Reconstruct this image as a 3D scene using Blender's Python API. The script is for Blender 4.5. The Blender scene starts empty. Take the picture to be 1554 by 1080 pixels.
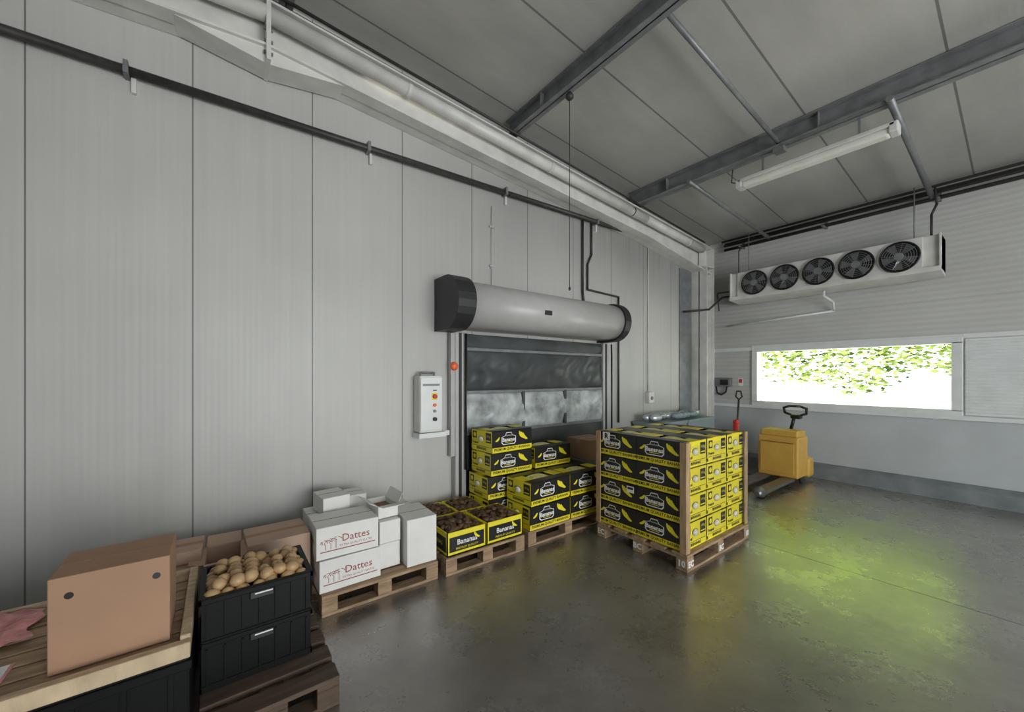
import bpy, bmesh, math, random
from mathutils import Vector, Matrix, noise as N
random.seed(7)
scene=bpy.context.scene
scene.view_settings.view_transform='Standard'
scene.view_settings.look='None'
D=3.72; L=7.62

# ---------------------------------------------------------------- materials
def mat(name,col,rough=0.6,metal=0.0,noise=0.0,nscale=6.0,bump=0.0,bscale=40.0,stretch=(1,1,1),spec=0.5):
    m=bpy.data.materials.new(name); m.use_nodes=True
    nt=m.node_tree; b=nt.nodes['Principled BSDF']
    b.inputs['Base Color'].default_value=(*col,1); b.inputs['Roughness'].default_value=rough
    b.inputs['Metallic'].default_value=metal
    b.inputs['Specular IOR Level'].default_value=spec
    tc=nt.nodes.new('ShaderNodeTexCoord'); mp=nt.nodes.new('ShaderNodeMapping'); mp.inputs['Scale'].default_value=stretch
    nt.links.new(tc.outputs['Object'],mp.inputs[0])
    n=nt.nodes.new('ShaderNodeTexNoise'); n.inputs['Scale'].default_value=nscale; n.inputs['Detail'].default_value=6
    nt.links.new(mp.outputs[0],n.inputs[0])
    mx=nt.nodes.new('ShaderNodeMix'); mx.data_type='RGBA'
    k=noise if noise else 0.05
    mx.inputs[6].default_value=(*[max(0,c*(1-k)) for c in col],1); mx.inputs[7].default_value=(*[min(1,c*(1+k)) for c in col],1)
    rr=nt.nodes.new('ShaderNodeMapRange'); rr.inputs[1].default_value=0.3; rr.inputs[2].default_value=0.7
    nt.links.new(n.outputs[0],rr.inputs[0]); nt.links.new(rr.outputs[0],mx.inputs[0]); nt.links.new(mx.outputs[2],b.inputs['Base Color'])
    if bump:
        n2=nt.nodes.new('ShaderNodeTexNoise'); n2.inputs['Scale'].default_value=bscale; n2.inputs['Detail'].default_value=4
        nt.links.new(mp.outputs[0],n2.inputs[0])
        bp=nt.nodes.new('ShaderNodeBump'); bp.inputs['Strength'].default_value=bump; bp.inputs['Distance'].default_value=0.01
        nt.links.new(n2.outputs[0],bp.inputs['Height']); nt.links.new(bp.outputs[0],b.inputs['Normal'])
    return m

def M_(nt,op,a,b=None,c=None):
    n=nt.nodes.new('ShaderNodeMath'); n.operation=op
    for i,v in enumerate((a,b,c)):
        if v is None: continue
        if isinstance(v,(int,float)): n.inputs[i].default_value=v
        else: nt.links.new(v,n.inputs[i])
    return n.outputs[0]
def SS(nt,v,a,b):
    n=nt.nodes.new('ShaderNodeMapRange'); n.interpolation_type='SMOOTHSTEP'; n.inputs[1].default_value=a; n.inputs[2].default_value=b; nt.links.new(v,n.inputs[0]); return n.outputs[0]

def panel_mat(name,base,axis,period,off,linew,ribaxis,ribperiod,ribstr,stain,stretch,rough=0.45,line_dark=0.35,ribcol=0.04,big=1.1,grime_shade=False):
    """painted sandwich panel: joints every `period` along `axis`, fine ribs, dirt noise"""
    m=bpy.data.materials.new(name); m.use_nodes=True; nt=m.node_tree; b=nt.nodes['Principled BSDF']
    g=nt.nodes.new('ShaderNodeNewGeometry'); s=nt.nodes.new('ShaderNodeSeparateXYZ'); nt.links.new(g.outputs['Position'],s.inputs[0])
    a=s.outputs[axis]; f=M_(nt,'FRACT',M_(nt,'DIVIDE',M_(nt,'SUBTRACT',a,off-100*period),period))
    line=M_(nt,'LESS_THAN',f,linew/period)
    mp=nt.nodes.new('ShaderNodeMapping'); mp.inputs['Scale'].default_value=stretch; nt.links.new(g.outputs['Position'],mp.inputs[0])
    n=nt.nodes.new('ShaderNodeTexNoise'); n.inputs['Scale'].default_value=1.0; n.inputs['Detail'].default_value=8; n.inputs['Roughness'].default_value=0.65
    nt.links.new(mp.outputs[0],n.inputs[0])
    n2=nt.nodes.new('ShaderNodeTexNoise'); n2.inputs['Scale'].default_value=0.55; n2.inputs['Detail'].default_value=4
    nt.links.new(g.outputs['Position'],n2.inputs[0])
    rib=M_(nt,'SINE',M_(nt,'MULTIPLY',s.outputs[ribaxis],2*math.pi/ribperiod))
    v=M_(nt,'ADD',1.0,M_(nt,'MULTIPLY',M_(nt,'SUBTRACT',n.outputs[0],0.5),stain))
    v=M_(nt,'ADD',v,M_(nt,'MULTIPLY',M_(nt,'SUBTRACT',n2.outputs[0],0.5),stain*big))
    v=M_(nt,'ADD',v,M_(nt,'MULTIPLY',rib,ribcol))
    v=M_(nt,'MULTIPLY',v,M_(nt,'SUBTRACT',1.0,M_(nt,'MULTIPLY',line,line_dark)))
    if grime_shade:   # high, far end of the wall: dirt, plus rafter shading painted into the colour
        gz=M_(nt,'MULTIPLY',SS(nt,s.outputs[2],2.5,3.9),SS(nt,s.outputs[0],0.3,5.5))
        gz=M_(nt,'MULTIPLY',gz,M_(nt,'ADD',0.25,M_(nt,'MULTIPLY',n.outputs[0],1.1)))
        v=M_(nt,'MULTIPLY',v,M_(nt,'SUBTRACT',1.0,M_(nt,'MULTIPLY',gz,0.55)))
    vm=nt.nodes.new('ShaderNodeVectorMath'); vm.operation='SCALE'; vm.inputs[0].default_value=base; nt.links.new(v,vm.inputs['Scale'])
    nt.links.new(vm.outputs[0],b.inputs['Base Color'])
    b.inputs['Roughness'].default_value=rough
    bp=nt.nodes.new('ShaderNodeBump'); bp.inputs['Strength'].default_value=ribstr; bp.inputs['Distance'].default_value=0.004
    nt.links.new(M_(nt,'SUBTRACT',rib,M_(nt,'MULTIPLY',line,3.0)),bp.inputs['Height']); nt.links.new(bp.outputs[0],b.inputs['Normal'])
    return m

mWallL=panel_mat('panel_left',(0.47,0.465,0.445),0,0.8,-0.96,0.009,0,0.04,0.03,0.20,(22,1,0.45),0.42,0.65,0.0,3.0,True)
mWallB=panel_mat('panel_back',(0.54,0.54,0.515),2,1.0,0.60,0.010,2,0.075,0.35,0.30,(1,1,3),0.45,0.12,0.045)
mCeil =panel_mat('panel_ceiling',(0.43,0.42,0.395),1,1.0,0.40,0.018,1,0.04,0.05,0.55,(0.8,2.5,1),0.5,0.6,0.0)
mWallS=mat('painted_smooth',(0.50,0.53,0.54),0.45,noise=0.08,nscale=2)
mWhite=mat('white_steel',(0.66,0.65,0.62),0.4,noise=0.12,nscale=5)
mFrame=mat('window_frame_white',(0.75,0.77,0.76),0.35)
mGalv=mat('grey_steel',(0.21,0.217,0.225),0.42,metal=0.2,noise=0.2,nscale=8)
mDark=mat('dark_pipe',(0.035,0.032,0.03),0.5,noise=0.3,nscale=20)
mBlack=mat('black_plastic',(0.012,0.012,0.013),0.38)
mBlackBin=mat('black_bin_plastic',(0.005,0.0052,0.0055),0.5,noise=0.2,spec=0.2)
mRubber=mat('rubber',(0.02,0.02,0.02),0.7)
mHood=mat('hood_grey_white',(0.46,0.45,0.44),0.35)
mCap=mat('hood_endcap',(0.025,0.025,0.027),0.45)
mCurt=mat('curtain_vinyl_grey',(0.055,0.06,0.062),0.38,noise=0.2,nscale=4)
mVision=mat('curtain_clear_vinyl',(0.40,0.43,0.43),0.25,noise=0.45,nscale=7)  # opaque strip; light from the room behind is put into its pale tone
mWood=mat('pallet_wood',(0.34,0.23,0.14),0.75,noise=0.35,nscale=5,bump=0.3,bscale=25,stretch=(1,6,6))
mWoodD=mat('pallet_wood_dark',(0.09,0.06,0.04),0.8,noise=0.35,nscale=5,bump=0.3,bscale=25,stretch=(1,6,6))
mWoodL=mat('board_wood_light',(0.52,0.40,0.26),0.7,noise=0.25,nscale=6,bump=0.2,stretch=(2,6,1))
mWoodP=mat('corner_board_wood',(0.40,0.27,0.15),0.7,noise=0.25,nscale=6,bump=0.2,stretch=(6,6,1))
mCard=mat('cardboard',(0.38,0.225,0.14),0.8,noise=0.08,nscale=3,bump=0.05,bscale=60)
mCardP=mat('cardboard_pale',(0.46,0.32,0.24),0.8,noise=0.08,nscale=3)
mCardIn=mat('cardboard_inside',(0.25,0.16,0.10),0.9)
mBoxW=mat('white_carton',(0.76,0.75,0.72),0.55,noise=0.04)
mPrintR=mat('print_red_brown',(0.30,0.07,0.04),0.6)
mYel=mat('print_yellow',(0.82,0.70,0.03),0.45,noise=0.06)
mBk=mat('print_black',(0.016,0.016,0.016),0.35)
mWh=mat('print_white',(0.8,0.8,0.78),0.5)
mFilm=mat('bag_film',(0.62,0.62,0.50),0.25,noise=0.3,nscale=25,bump=0.6,bscale=40)
mKiwi=mat('potato_skin',(0.43,0.28,0.14),0.42,noise=0.3,nscale=12)
mBrown=mat('dark_fruit',(0.10,0.055,0.025),0.7,noise=0.4,nscale=20,bump=0.4,bscale=60)
mTruck=mat('truck_yellow',(0.62,0.36,0.07),0.4,noise=0.08)
mRed=mat('red_paint',(0.55,0.03,0.03),0.4)
mOrange=mat('orange_plastic',(0.85,0.15,0.04),0.4)
mCurb=mat('curb_concrete',(0.20,0.22,0.23),0.7,noise=0.25,nscale=4,bump=0.2)
mTube=mat('fluoro_diffuser',(0.80,0.80,0.73),0.35)
mSteel=mat('fork_steel',(0.22,0.22,0.22),0.35,metal=0.7)
mPink=mat('pink_film',(0.70,0.27,0.27),0.25,noise=0.3,nscale=14,bump=0.8,bscale=18)
mCrBlue=mat('crate_grey_blue',(0.22,0.27,0.30),0.4)
mFoil=mat('silver_film',(0.55,0.6,0.62),0.2,metal=0.5,noise=0.3,nscale=12,bump=0.8,bscale=15)
mWrap=bpy.data.materials.new('stretch_wrap'); mWrap.use_nodes=True; nw=mWrap.node_tree; nw.nodes.clear()
ow=nw.nodes.new('ShaderNodeOutputMaterial'); tw=nw.nodes.new('ShaderNodeBsdfTransparent'); gw=nw.nodes.new('ShaderNodeBsdfGlossy'); gw.inputs['Roughness'].default_value=.15
mw=nw.nodes.new('ShaderNodeMixShader'); mw.inputs[0].default_value=.13; nzw=nw.nodes.new('ShaderNodeTexNoise'); nzw.inputs['Scale'].default_value=9; bw_=nw.nodes.new('ShaderNodeBump'); bw_.inputs['Strength'].default_value=.9; bw_.inputs['Distance'].default_value=.03
nw.links.new(nzw.outputs[0],bw_.inputs['Height']); nw.links.new(bw_.outputs[0],gw.inputs['Normal'])
nw.links.new(tw.outputs[0],mw.inputs[1]); nw.links.new(gw.outputs[0],mw.inputs[2]); nw.links.new(mw.outputs[0],ow.inputs[0])

# floor
mFloor=bpy.data.materials.new('polished_concrete'); mFloor.use_nodes=True; nt=mFloor.node_tree; b=nt.nodes['Principled BSDF']
g=nt.nodes.new('ShaderNodeNewGeometry'); s=nt.nodes.new('ShaderNodeSeparateXYZ'); nt.links.new(g.outputs['Position'],s.inputs[0])
n1=nt.nodes.new('ShaderNodeTexNoise'); n1.inputs['Scale'].default_value=0.9; n1.inputs['Detail'].default_value=10; n1.inputs['Roughness'].default_value=0.72; nt.links.new(g.outputs['Position'],n1.inputs[0])
cr=nt.nodes.new('ShaderNodeValToRGB'); cr.color_ramp.elements[0].position=0.34; cr.color_ramp.elements[0].color=(0.08,0.068,0.054,1); cr.color_ramp.elements[1].position=0.66; cr.color_ramp.elements[1].color=(0.21,0.19,0.155,1)
nt.links.new(n1.outputs[0],cr.inputs[0])
jl=M_(nt,'LESS_THAN',M_(nt,'ABSOLUTE',M_(nt,'SUBTRACT',s.outputs[0],4.12)),0.006)
mx=nt.nodes.new('ShaderNodeMix'); mx.data_type='RGBA'; mx.inputs[7].default_value=(0.01,0.01,0.01,1)
nt.links.new(jl,mx.inputs[0]); nt.links.new(cr.outputs[0],mx.inputs[6]); nt.links.new(mx.outputs[2],b.inputs['Base Color'])
n3=nt.nodes.new('ShaderNodeTexNoise'); n3.inputs['Scale'].default_value=2.6; n3.inputs['Detail'].default_value=9; n3.inputs['Roughness'].default_value=0.72; nt.links.new(g.outputs['Position'],n3.inputs[0])
mr=nt.nodes.new('ShaderNodeMapRange'); mr.inputs[1].default_value=0.32; mr.inputs[2].default_value=0.68; mr.inputs[3].default_value=0.20; mr.inputs[4].default_value=0.40
nt.links.new(n3.outputs[0],mr.inputs[0]); nt.links.new(mr.outputs[0],b.inputs['Roughness']); nt.links.new(mr.outputs[0],b.inputs['Coat Roughness'])
n4=nt.nodes.new('ShaderNodeTexNoise'); n4.inputs['Scale'].default_value=16; n4.inputs['Detail'].default_value=6; nt.links.new(g.outputs['Position'],n4.inputs[0])
bp=nt.nodes.new('ShaderNodeBump'); bp.inputs['Strength'].default_value=0.22; bp.inputs['Distance'].default_value=0.01; nt.links.new(n4.outputs[0],bp.inputs['Height']); nt.links.new(bp.outputs[0],b.inputs['Normal'])
b.inputs['Specular IOR Level'].default_value=1.0
cw=M_(nt,'MULTIPLY',M_(nt,'SUBTRACT',1.0,jl),1.0); nt.links.new(cw,b.inputs['Coat Weight']); b.inputs['Coat IOR'].default_value=1.95
nt.links.new(bp.outputs[0],b.inputs['Coat Normal'])

# ---------------------------------------------------------------- mesh builder
class MB:
    def __init__(s): s.bm=bmesh.new(); s.mats=[]
    def mi(s,m):
        if m not in s.mats: s.mats.append(m)
        return s.mats.index(m)
    def box(s,a,b,m,bev=0.0,M=None,seg=2):
        c=[(a[i]+b[i])/2 for i in range(3)]; d=[abs(b[i]-a[i]) for i in range(3)]
        T=Matrix.Translation(c)@Matrix.Diagonal((*d,1))
        if M: T=M@T
        r=bmesh.ops.create_cube(s.bm,size=1,matrix=T); vs=r['verts']
        fs=set(f for v in vs for f in v.link_faces)
        k=s.mi(m)
        for f in fs: f.material_index=k
        if bev>0:
            es=list(set(e for v in vs for e in v.link_edges))
            rr=bmesh.ops.bevel(s.bm,geom=es,offset=bev,segments=seg,affect='EDGES',profile=0.5)
            for f in rr['faces']: f.material_index=k
        return s
    def cyl(s,p0,p1,r,m,seg=16,r2=None,caps=True):
        p0=Vector(p0); p1=Vector(p1); d=p1-p0
        if d.length<1e-6: return s
        T=Matrix.Translation((p0+p1)/2)@d.to_track_quat('Z','Y').to_matrix().to_4x4()
        rr=bmesh.ops.create_cone(s.bm,cap_ends=caps,segments=seg,radius1=r,radius2=r if r2 is None else r2,depth=d.length,matrix=T)
        k=s.mi(m)
        for f in set(f for v in rr['verts'] for f in v.link_faces):
            f.material_index=k
            if len(f.verts)==4: f.smooth=True
        return s
    def sph(s,c,r,m,M=None,u=12,v=8):
        if not hasattr(r,'__len__'): r=(r,r,r)
        T=Matrix.Translation(c)@(M if M else Matrix())@Matrix.Diagonal((*r,1))
        rr=bmesh.ops.create_uvsphere(s.bm,u_segments=u,v_segments=v,radius=1,matrix=T); k=s.mi(m)
        for f in set(f for v_ in rr['verts'] for f in v_.link_faces): f.material_index=k; f.smooth=True
        return s
    def tube(s,pts,r,m,seg=10):
        for i in range(len(pts)-1):
            s.cyl(pts[i],pts[i+1],r,m,seg)
            if i: s.sph(pts[i],r,m,u=seg,v=6)
        return s
    def ring(s,c,ax,R,r,m,seg=24,ms=6):
        ax=Vector(ax).normalized(); q=ax.to_track_quat('Z','Y'); k=s.mi(m); V=[]
        for i in range(seg):
            a=2*math.pi*i/seg; row=[]
            for j in range(ms):
                t=2*math.pi*j/ms
                p=Vector(((R+r*math.cos(t))*math.cos(a),(R+r*math.cos(t))*math.sin(a),r*math.sin(t)))
                row.append(s.bm.verts.new(q@p+Vector(c)))
            V.append(row)
        for i in range(seg):
            for j in range(ms):
                f=s.bm.faces.new((V[i][j],V[(i+1)%seg][j],V[(i+1)%seg][(j+1)%ms],V[i][(j+1)%ms])); f.material_index=k; f.smooth=True
        return s
    def poly(s,pts,m):
        f=s.bm.faces.new([s.bm.verts.new(p) for p in pts]); f.material_index=s.mi(m); return f
    def prism(s,pts,vec,m,smooth=False):
        vec=Vector(vec); k=s.mi(m)
        A=[s.bm.verts.new(p) for p in pts]; B=[s.bm.verts.new(Vector(p)+vec) for p in pts]
        fs=[s.bm.faces.new(A),s.bm.faces.new(B[::-1])]
        n=len(A)
        for i in range(n):
            f=s.bm.faces.new((A[i],B[i],B[(i+1)%n],A[(i+1)%n])); f.smooth=smooth; fs.append(f)
        for f in fs: f.material_index=k
        bmesh.ops.recalc_face_normals(s.bm,faces=fs)
        return s
    def mesh(s,name):
        me=bpy.data.meshes.new(name); s.bm.to_mesh(me); s.bm.free()
        for m in s.mats: me.materials.append(m)
        return me
    def obj(s,name,parent=None,origin=True):
        me=s.mesh(name); o=bpy.data.objects.new(name,me); bpy.context.collection.objects.link(o)
        if origin and len(me.vertices):
            xs=[v.co.x for v in me.vertices]; ys=[v.co.y for v in me.vertices]; zs=[v.co.z for v in me.vertices]
            c=Vector(((min(xs)+max(xs))/2,(min(ys)+max(ys))/2,min(zs)))
            me.transform(Matrix.Translation(-c)); o.location=c
        if parent: o.parent=parent
        return o

_tc={}
def text2d(t,size,bold=0.0):
    key=(t,size,bold)
    if key in _tc: return _tc[key]
    cu=bpy.data.curves.new('tmp','FONT'); cu.body=t; cu.size=size; cu.align_x='CENTER'; cu.align_y='CENTER'; cu.offset=bold; cu.resolution_u=2
    o=bpy.data.objects.new('tmp',cu); bpy.context.collection.objects.link(o)
    dg=bpy.context.evaluated_depsgraph_get(); dg.update()
    me=bpy.data.meshes.new_from_object(o.evaluated_get(dg))
    V=[(v.co.x,v.co.y) for v in me.vertices]; Fs=[tuple(p.vertices) for p in me.polygons]
    bpy.data.objects.remove(o); bpy.data.curves.remove(cu); bpy.data.meshes.remove(me)
    _tc[key]=(V,Fs); return V,Fs
class Face:
    def __init__(s,mb,o,u,n,eps=0.001):
        s.mb=mb; s.o=Vector(o); s.u=Vector(u).normalized(); s.n=Vector(n).normalized(); s.v=s.n.cross(s.u); s.e=eps
    def P(s,x,y,l=1): return s.o+s.u*x+s.v*y+s.n*s.e*l
    def poly(s,pts,m,l=1): s.mb.poly([s.P(x,y,l) for x,y in pts],m)
    def rect(s,x0,y0,x1,y1,m,l=1): s.poly([(x0,y0),(x1,y0),(x1,y1),(x0,y1)],m,l)
    def ell(s,x,y,rx,ry,m,l=1,n=20): s.poly([(x+rx*math.cos(2*math.pi*i/n),y+ry*math.sin(2*math.pi*i/n)) for i in range(n)],m,l)
    def text(s,t,x,y,size,m,l=2,bold=0.0):
        V,Fs=text2d(t,size,bold); k=s.mb.mi(m); vs=[s.mb.bm.verts.new(s.P(x+a,y+b_,l)) for a,b_ in V]
        for f in Fs:
            try: ff=s.mb.bm.faces.new([vs[i] for i in f]); ff.material_index=k
            except ValueError: pass
    def banana(s,x,y,R,w,a0,a1,m,l=2):
        n=9; o_=[]; i_=[]
        for i in range(n):
            t=i/(n-1); a=math.radians(a0+(a1-a0)*t); ww=w*math.sin(math.pi*(0.08+0.84*t))**0.7
            o_.append((x+(R+ww/2)*math.cos(a),y+(R+ww/2)*math.sin(a))); i_.append((x+(R-ww/2)*math.cos(a),y+(R-ww/2)*math.sin(a)))
        for i in range(n-1): s.poly([i_[i],o_[i],o_[i+1],i_[i+1]],m,l)

# ---------------------------------------------------------------- room shell
def zc(x): return 4.70-0.078*abs(x-0.3)
X0=-5.0; Y0=-5.0
mb=MB(); mb.box((X0-.2,Y0-.2,-0.15),(L+.2,D+.2,0),mFloor); mb.obj('floor',origin=False)
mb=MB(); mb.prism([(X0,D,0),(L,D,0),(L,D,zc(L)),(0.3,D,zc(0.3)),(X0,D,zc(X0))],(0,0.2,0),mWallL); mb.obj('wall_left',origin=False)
WY0,WY1,WZ0,WZ1=0.60,2.88,1.14,2.04
mb=MB()
zt=zc(L)
for a,b_,m in [((L,WY1,WZ0),(L+.2,D+.2,WZ1),mWallB),((L,Y0,WZ0),(L+.2,WY0,WZ1),mWallB),((L,Y0,WZ1),(L+.2,D+.2,zt+.03),mWallB),((L,Y0,0),(L+.2,D+.2,WZ0),mWallS)]:
    mb.box(a,b_,m)
mb.obj('wall_back',origin=False)
mb=MB(); mb.box((X0-.2,Y0-.2,0),(X0,D+.2,zc(X0)),mWallS); mb.obj('wall_front',origin=False)
mb=MB()
mb.box((X0,Y0-.2,0),(-1,Y0,4.2),mWallS); mb.box((5,Y0-.2,0),(L+.2,Y0,4.2),mWallS); mb.box((-1,Y0-.2,3.3),(5,Y0,4.2),mWallS)
mb.prism([(X0,Y0,4.2),(L,Y0,4.2),(L,Y0,zc(L)),(0.3,Y0,zc(0.3)),(X0,Y0,zc(X0))],(0,-.2,0),mWallS)
mb.obj('wall_right',origin=False)
mb=MB()
for xa,xb in ((0.3,L+.25),(X0-.25,0.3)):
    mb.prism([(xa,Y0-.25,zc(xa)),(xb,Y0-.25,zc(xb)),(xb,Y0-.25,zc(xb)+.12),(xa,Y0-.25,zc(xa)+.12)],(0,D+.2-Y0+.3,0),mCeil)
mb.obj('ceiling',origin=False)

def ibeam_y(mb,x,ztop,h,w,y0,y1,m,t=0.012):
    mb.box((x-w/2,y0,ztop-t),(x+w/2,y1,ztop),m); mb.box((x-w/2,y0,ztop-h),(x+w/2,y1,ztop-h+t),m); mb.box((x-t/2,y0,ztop-h),(x+t/2,y1,ztop),m)
mb=MB()
for x,h,w in ((0.42,0.18,0.10),(2.68,0.17,0.11),(4.98,0.20,0.16)):
    ibeam_y(mb,x,zc(x)-0.003,h,w,Y0,3.60,mGalv)
    for k in range(0,5):
        yy=3.0-1.7*k; mb.box((x-.06,yy-.004,zc(x)-h+.012),(x+.06,yy+.004,zc(x)-.012),mGalv)
mb.obj('trim_roof_purlins',origin=False)
mb=MB()
mb.cyl((2.68,1.66,4.38),(4.98,1.66,4.17),0.022,mGalv); mb.box((4.93,1.61,4.08),(5.03,1.71,4.16),mGalv)
mb.cyl((4.88,2.66,4.13),(7.55,2.66,3.95),0.026,mGalv); mb.cyl((4.88,0.76,4.13),(7.55,0.76,3.95),0.030,mGalv)
mb.obj('trim_roof_bracing',origin=False)

# white portal rafter along left wall with ridge joint, haunch and column
mb=MB()
ya,yb=3.47,3.715
def rz(x): return zc(x)-0.235
def bot(x):
    z=rz(x)-0.36
    if x>5.2: z-=0.12*(x-5.2)/1.9
    return z
pts=[-3.5,0.3,5.2,7.2]
for i in range(3):
    a,b_=pts[i],pts[i+1]
    mb.prism([(a,3.60,bot(a)),(b_,3.60,bot(b_)),(b_,3.60,rz(b_)),(a,3.60,rz(a))],(0,0.012,0),mWhite)
    mb.prism([(a,ya,rz(a)),(b_,ya,rz(b_)),(b_,ya,rz(b_)-.018),(a,ya,rz(a)-.018)],(0,yb-ya,0),mWhite)
    mb.prism([(a,ya,bot(a)),(b_,ya,bot(b_)),(b_,ya,bot(b_)+.018),(a,ya,bot(a)+.018)],(0,yb-ya,0),mWhite)
for x in (0.285,0.30): mb.box((x,ya-.03,bot(0.3)-.12),(x+.014,yb,rz(.3)+.04),mWhite)
for z in (.05,.14,.23,.32,.42): mb.cyl((.27,3.45+.03,bot(.3)-.1+z),(.33,3.45+.03,bot(.3)-.1+z),.014,mGalv,6)
mb.prism([(0.3,3.50,bot(.3)-.12),(0.3,3.50,bot(.3)),(0.85,3.50,bot(.85))],(0,0.2,0),mWhite)
mb.prism([(0.3,3.50,bot(.3)-.12),(0.3,3.50,bot(.3)),(-0.25,3.50,bot(-.25))],(0,0.2,0),mWhite)
for i in range(3):
    a,b_=pts[i],min(pts[i+1],6.9)
    mb.cyl((a,3.50,rz(a)-.10),(b_,3.50,rz(b_)-.10),0.060,mWhite,20)
for x in (-1,1.4,3.2,4.84,6.4): mb.cyl((x,3.50,rz(x)-.10),(x+.04,3.50,rz(x)-.104),0.066,mWhite,20)
mb.cyl((4.84,3.50,rz(4.84)-.10),(4.86,3.50,rz(4.86)-.10),.067,mDark,20)
mb.tube([(-3.0,3.46,rz(-3)+.02),(0.3,3.46,rz(.3)+.05),(6.9,3.46,rz(6.9)+.02)],0.013,mDark,8)
mb.tube([(-3.0,3.55,rz(-3)+.06),(0.3,3.55,rz(.3)+.06),(6.9,3.55,rz(6.9)+.05)],0.010,mDark,8)
mb.obj('trim_portal_rafter',origin=False)
mb=MB()
cx=6.92
mb.box((cx,3.43,0),(cx+.016,3.715,3.55),mWhite); mb.box((cx+.25,3.43,0),(cx+.266,3.715,3.9),mWhite); mb.box((cx,3.565,0),(cx+.26,3.58,3.9),mWhite); mb.box((cx-.002,3.43,3.54),(cx+.27,3.715,3.56),mWhite)
mb.box((cx-.03,3.41,0),(cx+.30,3.715,.02),mWhite)
mb.box((6.50,3.70,0),(6.90,3.718,3.5),mGalv)
mb.obj('trim_portal_column',origin=False)

# ---------------------------------------------------------------- window and back wall trim
mb=MB(); xw=L-.03
for a,b_ in [((WY0-.10,WZ1-.02),(WY1+.09,WZ1+.07)),((WY0-.10,WZ0-.06),(WY1+.09,WZ0+.02)),((WY0-.10,WZ0),(WY0,WZ1)),((WY1,WZ0),(WY1+.09,WZ1))]:
    mb.box((xw,a[0],a[1]),(L+.12,b_[0],b_[1]),mFrame,0.006)
mGlass=bpy.data.materials.new('window_glass'); mGlass.use_nodes=True; ntg=mGlass.node_tree; ntg.nodes.clear()
og=ntg.nodes.new('ShaderNodeOutputMaterial'); tr=ntg.nodes.new('ShaderNodeBsdfTransparent'); gl=ntg.nodes.new('ShaderNodeBsdfGlossy'); gl.inputs['Roughness'].default_value=0.03
mg=ntg.nodes.new('ShaderNodeMixShader'); mg.inputs[0].default_value=0.05; tr.inputs[0].default_value=(0.95,0.98,0.96,1)
ntg.links.new(tr.outputs[0],mg.inputs[1]); ntg.links.new(gl.outputs[0],mg.inputs[2]); ntg.links.new(mg.outputs[0],og.inputs[0])
mb.poly([(L+.06,WY0,WZ0),(L+.06,WY1,WZ0),(L+.06,WY1,WZ1),(L+.06,WY0,WZ1)],mGlass)
mb.obj('window_1',origin=False)
mb=MB(); mb.box((L-.025,Y0,2.08),(L,WY0-.1,2.14),mFrame,.004); mb.box((L-.025,WY1+.09,2.05),(L,D,2.11),mFrame,.004); mb.box((L-.028,WY0-.1,2.11),(L-.001,WY1+.09,2.135),mFrame)
mb.obj('trim_1',origin=False)
mb=MB(); mb.box((L-.035,Y0,1.03),(L-.001,D,1.085),mFrame,.004); mb.obj('trim_2',origin=False)
mb=MB()
mb.prism([(L-.001,Y0,0),(L-.14,Y0,0),(L-.12,Y0,.17),(L-.05,Y0,.22),(L-.001,Y0,.22)],(0,D-Y0-.3,0),mCurb); mb.obj('baseboard_back',origin=False)
mb=MB(); mb.box((L-.012,-1.6,1.10),(L-.002,WY0-.12,2.07),mFrame)
z=1.13
while z<2.03:
    mb.prism([(L-.012,-1.6,z),(L-.022,-1.6,z+.010),(L-.022,-1.6,z+.024),(L-.012,-1.6,z+.034)],(0,WY0-.12+1.6,0),mFrame); z+=.04
mb.obj('louvred_panel',origin=False)

# ---------------------------------------------------------------- pipes
mb=MB()
mb.tube([(-3.0,3.66,3.63),(-0.5,3.66,3.66),(2.7,3.66,3.73),(6.9,3.66,3.83)],0.030,mDark,12)
for x in (-0.5,1.1,2.66,4.25,5.9):
    z=3.66+(x+.5)*.0225
    mb.box((x-.012,3.62,z-.035),(x+.012,3.72,z+.05),mGalv); mb.box((x+.02,3.69,z-.12),(x+.045,3.72,z+.02),mWhite); mb.cyl((x-.015,3.66,z),(x+.015,3.66,z),.036,mGalv,12)
mb.obj('wall_conduit')
mb=MB()
mb.tube([(4.0,3.69,3.74),(4.0,3.69,2.75),(4.02,3.69,2.62)],0.016,mDark)
mb.tube([(4.18,3.69,3.74),(4.18,3.69,3.3),(4.10,3.69,3.15),(4.10,3.69,2.80),(4.78,3.69,2.78),(4.78,3.69,0.9)],0.014,mDark)
mb.obj('door_supply_cables')
mb=MB(); mb.tube([(5.55,3.70,3.75),(5.55,3.70,1.34)],0.010,mWhite); mb.box((5.49,3.64,1.16),(5.63,3.718,1.34),mWhite,.01); mb.cyl((5.56,3.63,1.24),(5.56,3.645,1.24),.03,mGalv); mb.obj('wall_socket_box')
mb=MB(); mb.tube([(2.50,3.71,3.55),(2.50,3.71,2.62)],0.005,mHood); mb.box((2.47,3.70,3.30),(2.53,3.718,3.32),mHood); mb.box((2.47,3.70,2.85),(2.53,3.718,2.87),mHood); mb.obj('thin_wall_rod')
mb=MB()
for x,z,r in ((7.52,3.93,.026),(7.50,4.00,.020),(7.54,4.04,.022),(7.42,4.06,.018)): mb.cyl((x,Y0,z),(x,3.40,z),r,mDark,12)
for y in (3.1,1.9,0.7,-.5,-1.7): mb.box((7.40,y-.015,3.90),(7.615,y+.015,3.915),mGalv); mb.box((7.59,y-.015,3.90),(7.615,y+.015,4.08),mGalv)
mb.obj('eave_pipes')

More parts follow.
